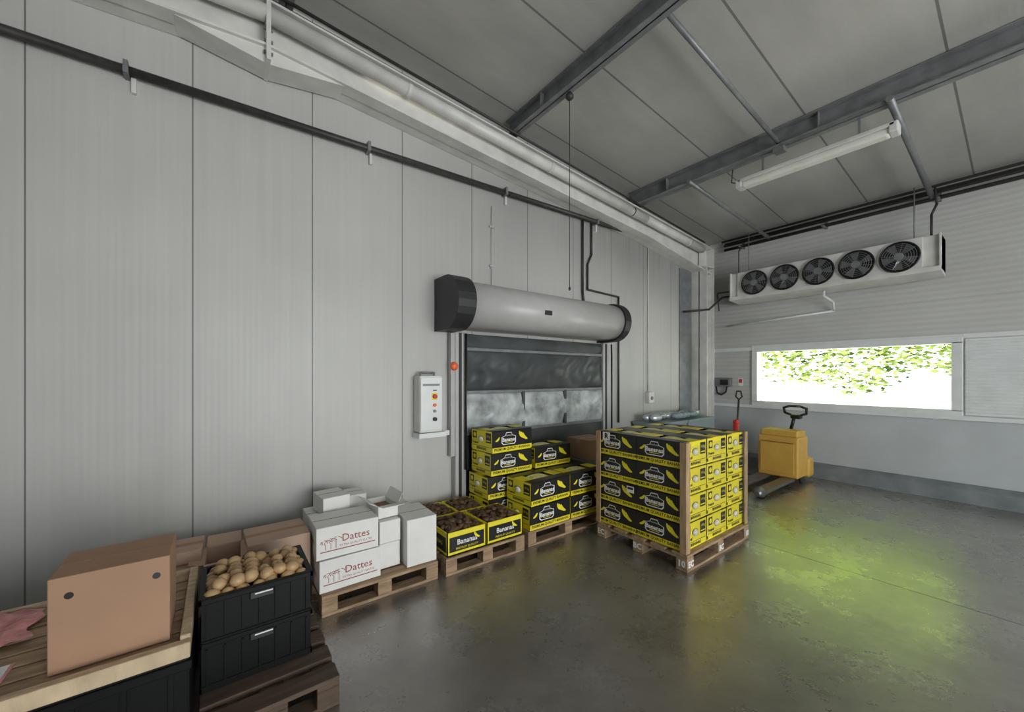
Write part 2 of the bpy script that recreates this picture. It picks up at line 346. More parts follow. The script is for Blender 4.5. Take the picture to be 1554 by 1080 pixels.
mb=MB(); mb.sph((2.70,2.66,4.29),(.04,.04,.035),mDark); mb.cyl((2.70,2.66,4.27),(2.70,2.66,4.33),.02,mDark); mb.cyl((2.70,2.66,4.27),(2.70,2.66,2.45),.0035,mDark,6); mb.sph((2.70,2.66,2.44),(.012,.012,.02),mDark); mb.obj('pull_cord')

mb=MB()
mb.box((5.00,0.74,3.93),(5.15,2.12,3.97),mWhite,.01)
mb.box((5.01,0.78,3.865),(5.14,2.08,3.935),mTube,.028,seg=3)
mb.box((5.0,.72,3.87),(5.15,.79,3.97),mWhite,.012); mb.box((5.0,2.07,3.87),(5.15,2.14,3.97),mWhite,.012)
for y in (1.0,1.85): mb.box((5.03,y-.01,3.96),(5.05,y+.01,4.19),mGalv)
mb.tube([(5.07,2.12,3.94),(5.05,2.20,3.98),(5.04,2.18,4.19)],.006,mDark,6)
mb.obj('fluorescent_batten_light')

# evaporator unit
mb=MB()
ex0,ex1,ez0,ez1,ey0,ey1=7.10,7.50,2.90,3.36,0.64,3.12
mb.box((ex0+.03,ey0,ez0+.05),(ex1,ey1,ez1),mWhite,.01)
mb.box((ex0,ey0+.16,ez0+.02),(ex0+.05,ey1-.12,ez1),mWhite,.006)
mb.prism([(ex0-.02,ey0,ez0),(ex1,ey0,ez0-.03),(ex1,ey0,ez0+.07),(ex0-.02,ey0,ez0+.06)],(0,ey1-ey0,0),mWhite)
mb.box((ex0-.012,ey0,ez0+.02),(ex1,ey0+.02,ez1+.01),mWhite,.004); mb.box((ex0-.012,ey1-.02,ez0+.02),(ex1,ey1,ez1+.01),mWhite,.004)
for yc in (2.73,2.30,1.87,1.44,1.01):
    mb.cyl((ex0-.008,yc,3.145),(ex0-.001,yc,3.145),.19,mBlack,32)
    mb.ring((ex0-.03,yc,3.145),(1,0,0),.19,.010,mBlack,32)
    for R in (.165,.14,.115,.09,.065): mb.ring((ex0-.045,yc,3.145),(1,0,0),R,.0028,mGalv,28,4)
    mb.cyl((ex0-.05,yc,3.145),(ex0-.005,yc,3.145),.05,mGalv,20)
    for k in range(5):
        a=2*math.pi*k/5+yc
        p=[]
        for (rr,da) in ((.045,-.35),(.17,-.28),(.175,.32),(.045,.35)):
            p.append((ex0-.012-(.014 if da>0 else 0),yc+rr*math.cos(a+da),3.145+rr*math.sin(a+da)))
        mb.poly(p,mSteel)
    for k in range(8):
        a=2*math.pi*k/8+.2; mb.cyl((ex0-.046,yc+.05*math.cos(a),3.145+.05*math.sin(a)),(ex0-.03,yc+.19*math.cos(a),3.145+.19*math.sin(a)),.0028,mGalv,5)
for y in (0.9,2.9):
    mb.cyl((7.3,y,3.35),(7.3,y,4.07),.007,mGalv,6)
mb.tube([(7.25,.74,3.36),(7.25,.74,3.65),(7.33,.70,3.80),(7.36,.72,4.03)],.013,mDark,8)
mb.tube([(7.2,3.02,3.36),(7.2,3.02,3.75),(7.4,3.02,3.95)],.009,mDark,6)
mb.tube([(7.28,1.85,2.88),(7.28,1.85,2.80),(7.45,1.78,2.72),(7.57,1.80,2.60),(7.57,3.38,2.52)],.016,mFrame)
mb.tube([(7.3,3.10,3.02),(7.2,3.30,3.0),(6.85,3.36,2.76),(6.5,3.64,2.72)],.018,mDark)
mb.tube([(7.3,3.10,3.10),(7.25,3.40,3.10),(7.3,3.40,2.78)],.010,mDark)
mb.obj('evaporator_fan_unit')

mb=MB(); mb.box((7.52,3.30,1.40),(7.618,3.64,1.56),mGalv,.012); mb.box((7.51,3.34,1.43),(7.525,3.48,1.53),mCap); mb.tube([(7.57,3.58,1.40),(7.57,3.56,1.28),(7.57,3.48,1.24),(7.57,3.40,1.30),(7.57,3.38,1.40)],.014,mBlack); mb.obj('electrical_switch_box')
mb=MB(); mb.box((7.612,3.12,1.42),(7.619,3.20,1.56),mWh); mb.box((7.608,3.135,1.47),(7.613,3.185,1.54),mRed); mb.obj('safety_sticker')

# ---------------------------------------------------------------- high speed roller door
mb=MB()
hx0,hx1,hy,hz,hr=1.79,4.44,3.47,2.33,0.235
def hood_profile(x,r,e=0):
    P=[]
    P.append((x,3.718,hz-r)); 
    for i in range(13):
        a=-math.pi/2-(math.pi)*i/12
        P.append((x,hy+r*math.cos(a),hz+r*math.sin(a)*1.0))
    P.append((x,3.718,hz+r)); return P
mb.prism(hood_profile(hx0+.10,hr),(hx1-hx0-.2,0,0),mHood,smooth=True)
mb.prism(hood_profile(hx0,hr+.035),(.20,0,0),mCap); mb.prism(hood_profile(hx1-.12,hr+.025),(.12,0,0),mCap)
mb.cyl((hx1,hy,hz),(hx1+.10,hy,hz),.12,mCap,20)
mb.box((2.9,3.225,2.28),(3.0,3.24,2.33),mCap)
mb.obj('roller_door_hood',origin=False)
mb=MB()
for x in (1.99,4.36):
    mb.box((x,3.63,0),(x+.13,3.718,2.055),mHood,.006); mb.box((x+.04,3.62,0),(x+.07,3.632,2.055),mCap)
mb.box((1.94,3.64,0.75),(1.99,3.70,2.05),mHood,.004)
def curtain(x0,x1,z0,z1,m,amp,nx=90,nz=26):
    k=mb.mi(m); G=[]
    for j in range(nz+1):
        row=[]
        for i in range(nx+1):
            x=x0+(x1-x0)*i/nx; z=z0+(z1-z0)*j/nz
            e=max(0.0,math.sin(math.pi*j/nz))**.6
            y=3.672-amp*e*(0.5+0.9*N.noise(Vector((x*2.2+z*2,z*3.5,1.3))))-amp*.45*e*abs(N.noise(Vector((x*7-z*5,z*6,4.1))))
            row.append(mb.bm.verts.new((x,y,z)))
        G.append(row)
    for j in range(nz):
        for i in range(nx):
            f=mb.bm.faces.new((G[j][i],G[j][i+1],G[j+1][i+1],G[j+1][i])); f.material_index=k; f.smooth=True
curtain(2.10,4.38,1.44,1.88,mCurt,.045); curtain(2.10,4.38,1.90,2.055,mCurt,.02,60,10)
curtain(2.10,4.38,0.98,1.40,mVision,.040); curtain(2.10,4.38,0.02,0.96,mCurt,.03)
for z in (1.42,1.89,0.97): mb.box((2.12,3.645,z-.018),(4.36,3.68,z+.018),mGalv,.005)
for x in (2.9,3.6): mb.box((x,3.64,.98),(x+.04,3.68,1.42),mCurt)
mb.sph((1.97,3.62,1.70),(.045,.03,.045),mOrange); mb.cyl((1.97,3.62,1.70),(1.97,3.70,1.70),.03,mCap)
mb.tube([(2.10,3.60,2.05),(2.10,3.60,.6)],.012,mBlack,8)
mb.tube([(4.50,3.60,2.05),(4.52,3.61,1.9),(4.52,3.61,.6)],.012,mBlack,8)
mb.obj('door_1',origin=False)

mb=MB()
mb.box((1.56,3.56,1.04),(1.80,3.718,1.60),mBoxW,.012)
mb.box((1.565,3.55,1.06),(1.795,3.562,1.585),mFrame,.006)
mb.box((1.55,3.55,.985),(1.84,3.718,1.035),mFrame,.006); mb.box((1.82,3.65,.98),(1.93,3.70,1.03),mFrame)
mb.tube([(1.60,3.64,1.60),(1.60,3.64,1.63),(1.75,3.64,1.63),(1.75,3.64,1.60)],.010,mGalv,8)
F1=Face(mb,(1.565,3.549,1.06),(1,0,0),(0,-1,0))
F1.rect(.115,.30,.175,.37,mYel); mb.cyl((1.71,3.549,1.395),(1.71,3.525,1.395),.022,mRed,16)
mb.cyl((1.71,3.549,1.31),(1.71,3.53,1.31),.016,mOrange,12); mb.cyl((1.71,3.549,1.25),(1.71,3.53,1.25),.014,mGalv,12); mb.cyl((1.71,3.549,1.17),(1.71,3.525,1.17),.02,mBlack,12)
F1.rect(.02,.44,.20,.46,mGalv); F1.rect(.13,.39,.17,.40,mCap)
mb.obj('door_control_cabinet')

# ---------------------------------------------------------------- pallets
def pallet(name,x0,x1,y0,y1,z0=0,m=mWood,text=None):
    mb=MB(); h=.14
    def B(a,b_): mb.box(a,b_,m,.003,seg=1)
    n=5
    W=(y1-y0); bw=W*.15
    for i in range(n):
        y=y0+(W-bw)*i/(n-1); B((x0,y,z0+h-.022),(x1,y+bw,z0+h))
    for i in range(3):
        x=x0+(x1-x0-.10)*i/2; B((x,y0,z0+h-.044),(x+.10,y1,z0+h-.0222))
        for j in range(3):
            y=y0+(W-.10)*j/2; B((x,y,z0+.022),(x+.10,y+.10,z0+h-.0442))
    for j in range(3):
        y=y0+(W-.10)*j/2; B((x0,y,z0),(x1,y+.10,z0+.0218))
    if text:
        Ff=Face(mb,(x0,y0-.002,z0+.022),(1,0,0),(0,-1,0))
        for i,t in enumerate(text): Ff.text(t,.05+(x1-x0-.10)*i/2,.037,.07,mWh,2,.003)
        Fl=Face(mb,(x0-.002,y1,z0+.022),(0,-1,0),(-1,0,0))
        for i,t in enumerate(text): Fl.text(t,.05+(y1-y0-.10)*i/2,.037,.07,mWh,2,.003)
    return mb.obj(name)
pallet('wooden_pallet',0.54,1.38,2.80,3.60)
pallet('wooden_pallet',1.44,2.24,2.78,3.58)
pallet('wooden_pallet',2.30,3.36,2.80,3.58)
pallet('wooden_pallet',3.03,4.18,1.66,2.60,text=('EC','BC','10'))
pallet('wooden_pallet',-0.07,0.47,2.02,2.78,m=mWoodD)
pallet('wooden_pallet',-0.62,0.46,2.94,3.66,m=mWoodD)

# ---------------------------------------------------------------- banana carton
BL,BW,BH=0.525,0.37,0.225
def banana_mesh(L_,W_,H_,name):
    mb=MB()
    mb.box((-L_/2+.004,-W_/2+.004,0),(L_/2-.004,W_/2-.004,.05),mYel,.003,seg=1)
    z0=.012; z1=H_-.002
    mb.box((-L_/2,-W_/2,z0),(L_/2,-W_/2+.006,z1),mBk); mb.box((-L_/2,W_/2-.006,z0),(L_/2,W_/2,z1),mBk)
    mb.box((-L_/2,-W_/2+.006,z0),(-L_/2+.006,W_/2-.006,z1),mYel); mb.box((L_/2-.006,-W_/2+.006,z0),(L_/2,W_/2-.006,z1),mYel)
    ox,oy=L_*.27,W_*.22
    for a,b_,m in [((-L_/2,-W_/2),(L_/2,-oy),mBk),((-L_/2,oy),(L_/2,W_/2),mBk),((-L_/2,-oy),(-ox,oy),mYel),((ox,-oy),(L_/2,oy),mYel)]:
        mb.box((a[0],a[1],z1-.005),(b_[0],b_[1],z1),m)
    for i in range(4):
        y=-oy+.02+i*(2*oy-.04)/3
        mb.sph((0,y,H_-.035),(ox*1.05,.032,.034),mFilm if i%2 else mYel,u=10,v=6)
    for sgn in (1,-1):
        F_=Face(mb,(-sgn*L_/2,-sgn*W_/2,0),(sgn,0,0),(0,-sgn,0))
        F_.rect(.0,.012,L_,.055,mYel,1); F_.text('PREMIUM QUALITY BANANAS',L_/2,.033,.036,mBk,2,.0008)
        cx=L_*.40; w=.095; h0,h1=.075,.20
        out=[(cx-w,h0+.02),(cx-w+.02,h0),(cx+w-.02,h0),(cx+w,h0+.02),(cx+w,h1-.045),(cx+w*.5,h1-.03),(cx+w*.35,h1),(cx-w*.35,h1),(cx-w*.5,h1-.03),(cx-w,h1-.045)]
        inn=[(cx+(a-cx)*.91,(h0+h1)/2+(b_-(h0+h1)/2)*.87) for a,b_ in out]
        F_.poly(out,mWh,1); F_.poly(inn,mBk,2)
        F_.text('Bananas',cx,.125,.054,mWh,3,.0018); F_.text('TROPICAL',cx,.168,.018,mWh,3); F_.rect(cx-.05,.095,cx+.05,.10,mYel,3)
        for k,(bx,by) in enumerate(((L_*.70,.185),(L_*.745,.175),(L_*.79,.165))):
            F_.banana(bx+.06,by+.02,.075,.030,185,262,mYel,2+k*.3)
        F_.banana(L_*.06+.0,.18,.06,.022,275,340,mYel,2)
    for sgn in (1,-1):
        F_=Face(mb,(-sgn*L_/2,sgn*W_/2,0),(0,-sgn,0),(-sgn,0,0))
        F_.text('BANANAS',W_/2,.033,.036,mBk,2,.001); F_.rect(.02,.054,W_-.02,.058,mBk,1)
        F_.rect(.03,.13,.10,.20,mBk,1); F_.ell(.065,.165,.024,.024,mYel,2); F_.rect(W_-.11,.10,W_-.02,.20,mBk,1); F_.text('18 kg',W_-.065,.165,.03,mYel,2); F_.rect(W_-.10,.115,W_-.03,.125,mYel,2)
        F_.ell(W_/2-.01,.135,.05,.026,mBk,1)
        p=F_.P(W_/2-.01,.128,0); mb.sph(p,(.024,.042,.030),mFilm,u=12,v=8)
        F_.text('Tropical',.075,.085,.032,mBk,2,.001)
    return mb.mesh(name)
meA=banana_mesh(BL,BW,BH,'banana_carton_mesh')
meF=banana_mesh(.455,.37,.226,'banana_carton_front_mesh')
def place(me,name,x,y,z,rot,parent,jit=0.01):
    o=bpy.data.objects.new(name,me); bpy.context.collection.objects.link(o); o.location=(x,y,z); o.rotation_euler=(0,0,rot+random.uniform(-jit,jit)); o.parent=parent; return o
def empty(name,loc=(0,0,0)):
    e=bpy.data.objects.new(name,None); e.empty_display_size=.1; bpy.context.collection.objects.link(e); e.location=loc; return e
E=empty('banana_box_stack')
for r in range(4):
    for ix in range(3):
        for iy in range(2):
            place(meF,'carton',3.05+.19+ix*.375,1.70+.23+iy*.458,.142+r*.2275,-math.pi/2,E,.006)
mb=MB()
mb.box((3.028,1.668,.142),(3.040,1.725,1.05),mWoodP,.002,seg=1); mb.box((3.0405,1.668,.142),(3.09,1.680,1.05),mWoodP,.002,seg=1)
mb.box((3.028,2.56,.142),(3.040,2.615,1.05),mWoodP,.002,seg=1); mb.box((4.12,1.668,.142),(4.175,1.680,1.05),mWoodP,.002,seg=1)
o=mb.obj('corner_boards'); o.parent=E
mb=MB(); Fq=Face(mb,(3.030,2.53,.97),(0,-1,0),(-1,0,0)); Fq.rect(0,0,.09,.08,mWh); Fq.text('R',.045,.04,.07,mBk,2,.003)
Fq=Face(mb,(3.034,2.25,.52),(0,-1,0),(-1,0,0)); Fq.rect(0,0,.08,.06,mWh); Fq.rect(.01,.03,.07,.05,mBk,2)
o=mb.obj('labels'); o.parent=E
mb=MB(); k=mb.mi(mWrap); G=[]
path=[(3.10,1.664),(4.20,1.664),(4.20,2.62)]
cols=[]
for s_ in range(len(path)-1):
    for i in range(24): 
        t=i/24; cols.append((path[s_][0]*(1-t)+path[s_+1][0]*t,path[s_][1]*(1-t)+path[s_+1][1]*t))
cols.append(path[-1])
for x,y in cols: G.append([mb.bm.verts.new((x+random.uniform(-.004,.004),y+random.uniform(-.006,.002),.20+.82*j/16)) for j in range(17)])
for i in range(len(G)-1):
    for j in range(16):
        f=mb.bm.faces.new((G[i][j],G[i+1][j],G[i+1][j+1],G[i][j+1])); f.material_index=k; f.smooth=True
o=mb.obj('stretch_wrap'); o.parent=E

E=empty('banana_box_stack')
def bb(x0,y0,row,rot=0,j=.02): place(meA,'carton',x0+BL/2,y0+BW/2,.142+row*.2275,rot,E,j)
for r in range(2): bb(2.32,2.80,r,.03 if r else 0)
for r in range(2): bb(2.87,2.80,r,-.03*r)
for r in range(4): bb(2.12+(.03 if r==2 else 0)+(.03 if r==3 else 0),3.20,r,.04*(r==3))
for r in range(3): bb(2.69+.02*r,3.20,r)
def carton(name,x0,x1,y0,y1,z0,z1,m,rot=0.0,flaps=None,holes=False,tape=True,fk=.5):
    mb=MB(); w,d,h=x1-x0,y1-y0,z1-z0
    if flaps is None:
        mb.box((-w/2,-d/2,0),(w/2,d/2,h),m,.004,seg=2)
        if tape:
            mb.box((-w/2-.001,-.025,h-.05),(w/2+.001,.025,h+.0012),mCardP if m is not mCardP else mCard)
        mb.box((-w/2,-.0015,h+.0001),(w/2,.0015,h+.002),mCardIn)
    else:
        t=.005
        mb.box((-w/2,-d/2,0),(w/2,d/2,t),mCardIn)
        mb.box((-w/2,-d/2,0),(w/2,-d/2+t,h),m); mb.box((-w/2,d/2-t,0),(w/2,d/2,h),m); mb.box((-w/2,-d/2,0),(-w/2+t,d/2,h),m); mb.box((w/2-t,-d/2,0),(w/2,d/2,h),m)
        mb.box((-w/2+t,-d/2+t,h*.5),(w/2-t,d/2-t,h*.55),mCardIn)
        for side,ang in flaps.items():
            a=math.radians(ang)
            fl=(d if side in 'fb' else w)*fk
            if side in 'fb':
                s_=-1 if side=='f' else 1
                y=s_*d/2; p=[(-w/2,y,h),(w/2,y,h),(w/2,y+s_*fl*math.cos(a),h+fl*math.sin(a)),(-w/2,y+s_*fl*math.cos(a),h+fl*math.sin(a))]
                mb.prism(p,(0,0,.004),m)
            else:
                s_=-1 if side=='l' else 1
                x=s_*w/2; p=[(x,-d/2,h),(x,d/2,h),(x+s_*fl*math.cos(a),d/2,h+fl*math.sin(a)),(x+s_*fl*math.cos(a),-d/2,h+fl*math.sin(a))]
                mb.prism(p,(0,0,.004),m)
    if holes:
        F_=Face(mb,(-w/2,-d/2,0),(1,0,0),(0,-1,0))
        for hx in holes: F_.ell(hx[0],hx[1],.013,.013,mBk,1,24)
    o=mb.obj(name,origin=False); o.location=((x0+x1)/2,(y0+y1)/2,z0); o.rotation_euler=(0,0,rot)
    return o,w,d,h
mb=MB()
for i in range(2): mb.box((3.46,3.06,.02+i*.29),(3.88,3.50,.30+i*.29),mCrBlue,.008); mb.box((3.45,3.05,.27+i*.29),(3.89,3.51,.305+i*.29),mCrBlue,.006)
mb.obj('plastic_crate_stack')
carton('cardboard_box',3.46,3.86,3.08,3.45,0.60,0.84,mCard,.0)

def tray(name,x0,y0,w,d,z0):
    mb=MB(); h=.19
    mb.box((x0,y0,z0),(x0+w,y0+d,z0+.01),mYel)
    for a,b_ in [((x0,y0),(x0+w,y0+.008)),((x0,y0+d-.008),(x0+w,y0+d)),((x0,y0),(x0+.008,y0+d)),((x0+w-.008,y0),(x0+w,y0+d))]:
        mb.box((a[0],a[1],z0),(b_[0],b_[1],z0+h),mYel)
    F_=Face(mb,(x0,y0,z0),(1,0,0),(0,-1,0)); F_.rect(.02,.03,w-.02,.15,mBk,1); F_.text('Bananas',w/2,.10,.06,mWh,2,.001); F_.banana(w*.85,.16,.06,.022,190,262,mYel,2); F_.text('PREMIUM QUALITY',w/2,.05,.025,mYel,2)
    F_=Face(mb,(x0,y0+d,z0),(0,-1,0),(-1,0,0)); F_.rect(.02,.03,d-.02,.15,mBk,1); F_.text('BANANAS',d/2,.09,.05,mYel,2)
    for i in range(130):
        x=random.uniform(x0+.035,x0+w-.035); y=random.uniform(y0+.035,y0+d-.035)
        u=abs((x-x0)/w-.5)*2; v=abs((y-y0)/d-.5)*2
        z=z0+h-.05+random.uniform(0,.05)+.03*(1-max(u,v))
        mb.sph((x,y,z),(.034,.022,.020),mBrown,Matrix.Rotation(random.uniform(0,3.14),4,'Z')@Matrix.Rotation(random.uniform(-.5,.5),4,'X'),u=8,v=6)
    return mb.obj(name)
tray('open_fruit_tray',1.46,2.80,.37,.39,.142); tray('open_fruit_tray',1.84,2.80,.39,.39,.142); tray('open_fruit_tray',1.46,3.20,.32,.36,.142); tray('open_fruit_tray',1.79,3.20,.30,.36,.142)

def datebox(x0,x1,y0,y1,z0,z1,rot=0):
    o,w,d,h=carton('white_date_carton',x0,x1,y0,y1,z0,z1,mBoxW,rot,tape=False)
    mb=MB(); F_=Face(mb,(-w/2,-d/2,0),(1,0,0),(0,-1,0))
    F_.text('Dattes',w*.62,h*.56,.070,mPrintR,1,.0003); F_.rect(w*.06,h*.22,w*.94,h*.25,mPrintR,1); F_.text('EXTRA QUALITY DATES',w*.62,h*.34,.020,mPrintR,1)
    for cxx in (.14,.22,.30):
        F_.rect(w*cxx-.002,h*.28,w*cxx+.002,h*(.45+.3*(cxx-.1)),mPrintR,1)
        for k in range(7):
            F_.banana(w*cxx+.02*math.cos(k*.9),h*(.46+.3*(cxx-.1))+.006*math.sin(k),.020,.005,20+k*20,70+k*20,mPrintR,1+.1*k)
    F2=Face(mb,(-w/2,d/2,0),(0,-1,0),(-1,0,0)); F2.text('Dattes',d/2,h*.5,.06,mPrintR,1)
    c=mb.obj('print',origin=False); c.parent=o
datebox(.53,.94,2.84,3.16,.142,.355,.02); datebox(.52,.93,2.85,3.17,.36,.575,-.02)
for a in [(.545,.93,3.20,3.56,.142,.52,0),(.96,1.12,2.93,3.24,.142,.33,.0),(.96,1.12,2.92,3.23,.335,.50,.0),(.95,1.38,3.27,3.58,.142,.45,0)]:
    carton('white_carton',*a[:6],mBoxW,a[6],tape=False)
carton('white_carton',.62,.82,3.24,3.50,.525,.66,mBoxW,.1,tape=False)
carton('white_carton',.84,.98,3.30,3.52,.525,.63,mBoxW,-.05,tape=False)
carton('white_carton',.96,1.12,2.98,3.23,.503,.60,mBoxW,.05,flaps={'f':10,'l':30,'r':60})
carton('white_carton',1.145,1.385,2.83,3.20,.142,.50,mBoxW,-.03,tape=False)

carton('cardboard_box',.14,.50,2.98,3.33,.142,.52,mCardP,.03)
carton('cardboard_box',-.07,.12,3.00,3.30,.142,.45,mCardP,-.03,flaps={'f':5,'r':40,'l':12,'b':18},fk=.4)
carton('cardboard_box',-.30,-.09,3.00,3.36,.142,.45,mCardP,.02)
carton('cardboard_box',-.60,-.32,3.00,3.36,.142,.47,mCardP,.0)
carton('cardboard_box',-.29,-.08,3.08,3.34,.453,.53,mCardP,-.04)

# ---------------------------------------------------------------- black crate of potatoes
mb=MB()
cx0,cx1,cy0,cy1,cz0,cz1=-.065,.385,2.28,2.66,.142,.572
t=.014
mb.box((cx0,cy0,cz0),(cx1,cy1,cz0+.02),mBlackBin)
for a,b_ in [((cx0,cy0),(cx1,cy0+t)),((cx0,cy1-t),(cx1,cy1)),((cx0,cy0+t),(cx0+t,cy1-t)),((cx1-t,cy0+t),(cx1,cy1-t))]:
    mb.box((a[0],a[1],cz0),(b_[0],b_[1],cz1),mBlackBin)
def rim(z,e,h): 
    mb.box((cx0-e,cy0-e,z),(cx1+e,cy0+.004,z+h),mBlackBin,.003,seg=1); mb.box((cx0-e,cy1-.004,z),(cx1+e,cy1+e,z+h),mBlackBin,.003,seg=1)
    mb.box((cx0-e,cy0-e,z),(cx0+.004,cy1+e,z+h),mBlackBin,.003,seg=1); mb.box((cx1-.004,cy0-e,z),(cx1+e,cy1+e,z+h),mBlackBin,.003,seg=1)
rim(cz1-.025,.012,.025); rim(cz0+.205,.010,.022); rim(cz0+.225,.006,.012); rim(cz0,.008,.03)
for i in range(7):
    x=cx0+.02+i*(cx1-cx0-.04)/6
    for z in (cz0+.03,cz0+.24): mb.box((x-.004,cy0-.008,z),(x+.004,cy0,z+.165),mBlackBin)
for zz in (cz0+.17,cz0+.37):
    mb.box((.12,cy0-.012,zz),(.22,cy0-.001,zz+.035),mBlack,.003,seg=1); mb.box((.14,cy0-.0135,zz+.022),(.215,cy0-.010,zz+.028),mWh)
mb.box((cx0+t,cy0+t,cz1-.10),(cx1-t,cy1-t,cz1-.055),mBrown)
for lay in range(2):
    nx,ny=(7,6) if lay==0 else (6,5)
    for i in range(nx):
        for j in range(ny):
            x=cx0+.045+(i+.25*lay*2)*(cx1-cx0-.09)/(6); y=cy0+.045+(j+.5*lay)*(cy1-cy0-.09)/(5)
            if lay and random.random()<.3: continue
            x+=random.uniform(-.010,.010); y+=random.uniform(-.008,.008)
            s_=random.uniform(.88,1.10)
            mb.sph((x,y,cz1-.018+lay*.036+random.uniform(-.006,.006)),(.034*s_,.030*s_,.029*s_),mKiwi,Matrix.Rotation(random.uniform(0,3.14),4,'Z')@Matrix.Rotation(random.uniform(-.3,.3),4,'Y'),u=14,v=10)
mb.obj('black_potato_crate')

# ---------------------------------------------------------------- big black bin with wooden top
mb=MB()
bx0,bx1,by0,by1=-1.30,-.095,2.08,2.88
mb.box((bx0,by0,.10),(bx1,by1,.44),mBlackBin,.01)
for x in (bx0,(bx0+bx1)/2-.06,bx1-.12):
    for y in (by0,by1-.12): mb.box((x,y,0),(x+.12,y+.12,.10),mBlackBin)
for i in range(9):
    x=bx0+.06+i*(bx1-bx0-.12)/8; mb.box((x-.008,by0-.012,.12),(x+.008,by0,.42),mBlackBin)
mb.box((bx0-.01,by0-.014,.40),(bx1+.006,by0,.435),mBlackBin,.003,seg=1)
mb.box((bx0,by0-.005,.442),(bx1,by0+.035,.505),mWoodL,.003,seg=1); mb.box((bx1-.035,by0+.036,.442),(bx1,by1-.03,.52),mWoodL,.003,seg=1)
mb.box((bx0,by1-.03,.442),(bx1,by1,.505),mWoodL,.003,seg=1)
for i in range(7):
    y=by0+.045+i*.106; mb.box((bx0,y,.465),(bx1-.04,y+.092,.485),mWood,.002,seg=1)
mb.obj('black_bulk_bin')
carton('cardboard_box',-.507,-.165,2.175,2.465,.487,.845,mCard,.0,holes=[(.055,.285),(.300,.285)],tape=False)
mb=MB(); G=[]
for j in range(13):
    G.append([mb.bm.verts.new((-1.15+.50*i/16+.02*math.sin(j),2.50+.32*j/12,.490+.035*abs(math.sin(i*1.3+j*.7))*math.sin(math.pi*i/16)+.02*random.random())) for i in range(17)])
k=mb.mi(mPink)
for j in range(12):
    for i in range(16):
        f=mb.bm.faces.new((G[j][i],G[j][i+1],G[j+1][i+1],G[j+1][i])); f.material_index=k; f.smooth=True
mb.obj('pink_plastic_film')
mb=MB(); mb.box((-.90,2.14,.486),(-.63,2.36,.490),mPink); mb.box((-.89,2.15,.490),(-.64,2.35,.493),mWh); mb.obj('paper_sheet')

# ---------------------------------------------------------------- crates in far corner
mb=MB()
for i in range(3):
    for j,(xa,xb) in enumerate(((5.1,5.9),(5.95,6.80))):
        mb.box((xa,3.24,.02+i*.3),(xb,3.66,.29+i*.3),mCrBlue,.01); mb.box((xa-.012,3.228,.26+i*.3),(xb+.012,3.67,.30+i*.3),mCrBlue,.006)
mb.obj('plastic_crate_stack')
mb=MB()
for k_ in range(26):
    x=random.uniform(5.2,6.7); y=random.uniform(3.30,3.6); mb.sph((x,y,.97),(.12,.06,.05),mFoil if k_%3 else mCrBlue,Matrix.Rotation(random.uniform(-.4,.4),4,'Z'),u=10,v=6)
mb.obj('wrapped_produce_bags')

# ---------------------------------------------------------------- electric pallet truck
mb=MB()
mb.box((6.66,1.99,.10),(7.08,2.52,.70),mTruck,.03,seg=3)
mb.box((6.70,2.01,.69),(7.04,2.50,.785),mTruck,.025,seg=3)
mb.box((6.650,2.04,.16),(6.664,2.48,.60),mTruck,.006); mb.box((6.648,2.05,.61),(6.662,2.47,.615),mBlack)
mb.box((7.08,1.97,.06),(7.30,2.54,.36),mTruck,.05,seg=3)
mb.box((7.07,2.08,.36),(7.24,2.46,.52),mBlack,.02)
for y in (2.04,2.36):
    mb.box((5.66,y,.06),(6.70,y+.16,.10),mSteel,.01); mb.cyl((5.66,y+.08,.075),(5.58,y+.08,.065),.08,mSteel,16,r2=.03)
    mb.cyl((5.80,y+.03,.042),(5.80,y+.13,.042),.041,mRubber,16)
mb.cyl((7.16,2.22,.115),(7.16,2.32,.115),.114,mRubber,24)
for y in (2.0,2.49): mb.cyl((6.90,y,.065),(6.90,y+.04,.065),.064,mRubber,16)
mb.tube([(7.16,2.25,.48),(7.20,2.25,.75),(7.18,2.20,.95)],.024,mBlack,12)
hx,hyy=7.17,2.17
mb.box((hx-.05,hyy-.07,.93),(hx+.06,hyy+.07,1.00),mBlack,.02)
mb.tube([(hx,hyy-.03,.98),(hx-.03,hyy-.14,1.02),(hx-.05,hyy-.15,1.10),(hx-.06,hyy-.07,1.13),(hx-.06,hyy+.07,1.13),(hx-.05,hyy+.15,1.10),(hx-.03,hyy+.14,1.02),(hx,hyy+.03,.98)],.018,mBlack,10)
mb.obj('electric_pallet_truck')
mb=MB()
for y in (2.74,3.02):
    mb.box((5.75,y,.06),(6.85,y+.15,.10),mRed,.01); mb.cyl((5.85,y+.02,.042),(5.85,y+.13,.042),.041,mRubber,14)
mb.box((6.82,2.74,.08),(6.88,3.17,.38),mRed,.02); mb.cyl((6.93,2.95,.12),(6.93,2.95,.80),.045,mRed,16)
for y in (2.88,2.98): mb.cyl((6.94,y,.09),(6.94,y+.05,.09),.089,mRubber,18)
mb.tube([(6.93,2.95,.45),(6.99,2.93,1.20)],.016,mDark); mb.sph((6.94,2.95,.82),(.05,.05,.05),mRed)
mb.tube([(6.99,2.93,1.20),(6.99,2.88,1.25),(6.99,2.90,1.34),(6.99,2.96,1.34),(6.99,2.98,1.25),(6.99,2.93,1.20)],.012,mDark)
mb.obj('hand_pallet_truck')

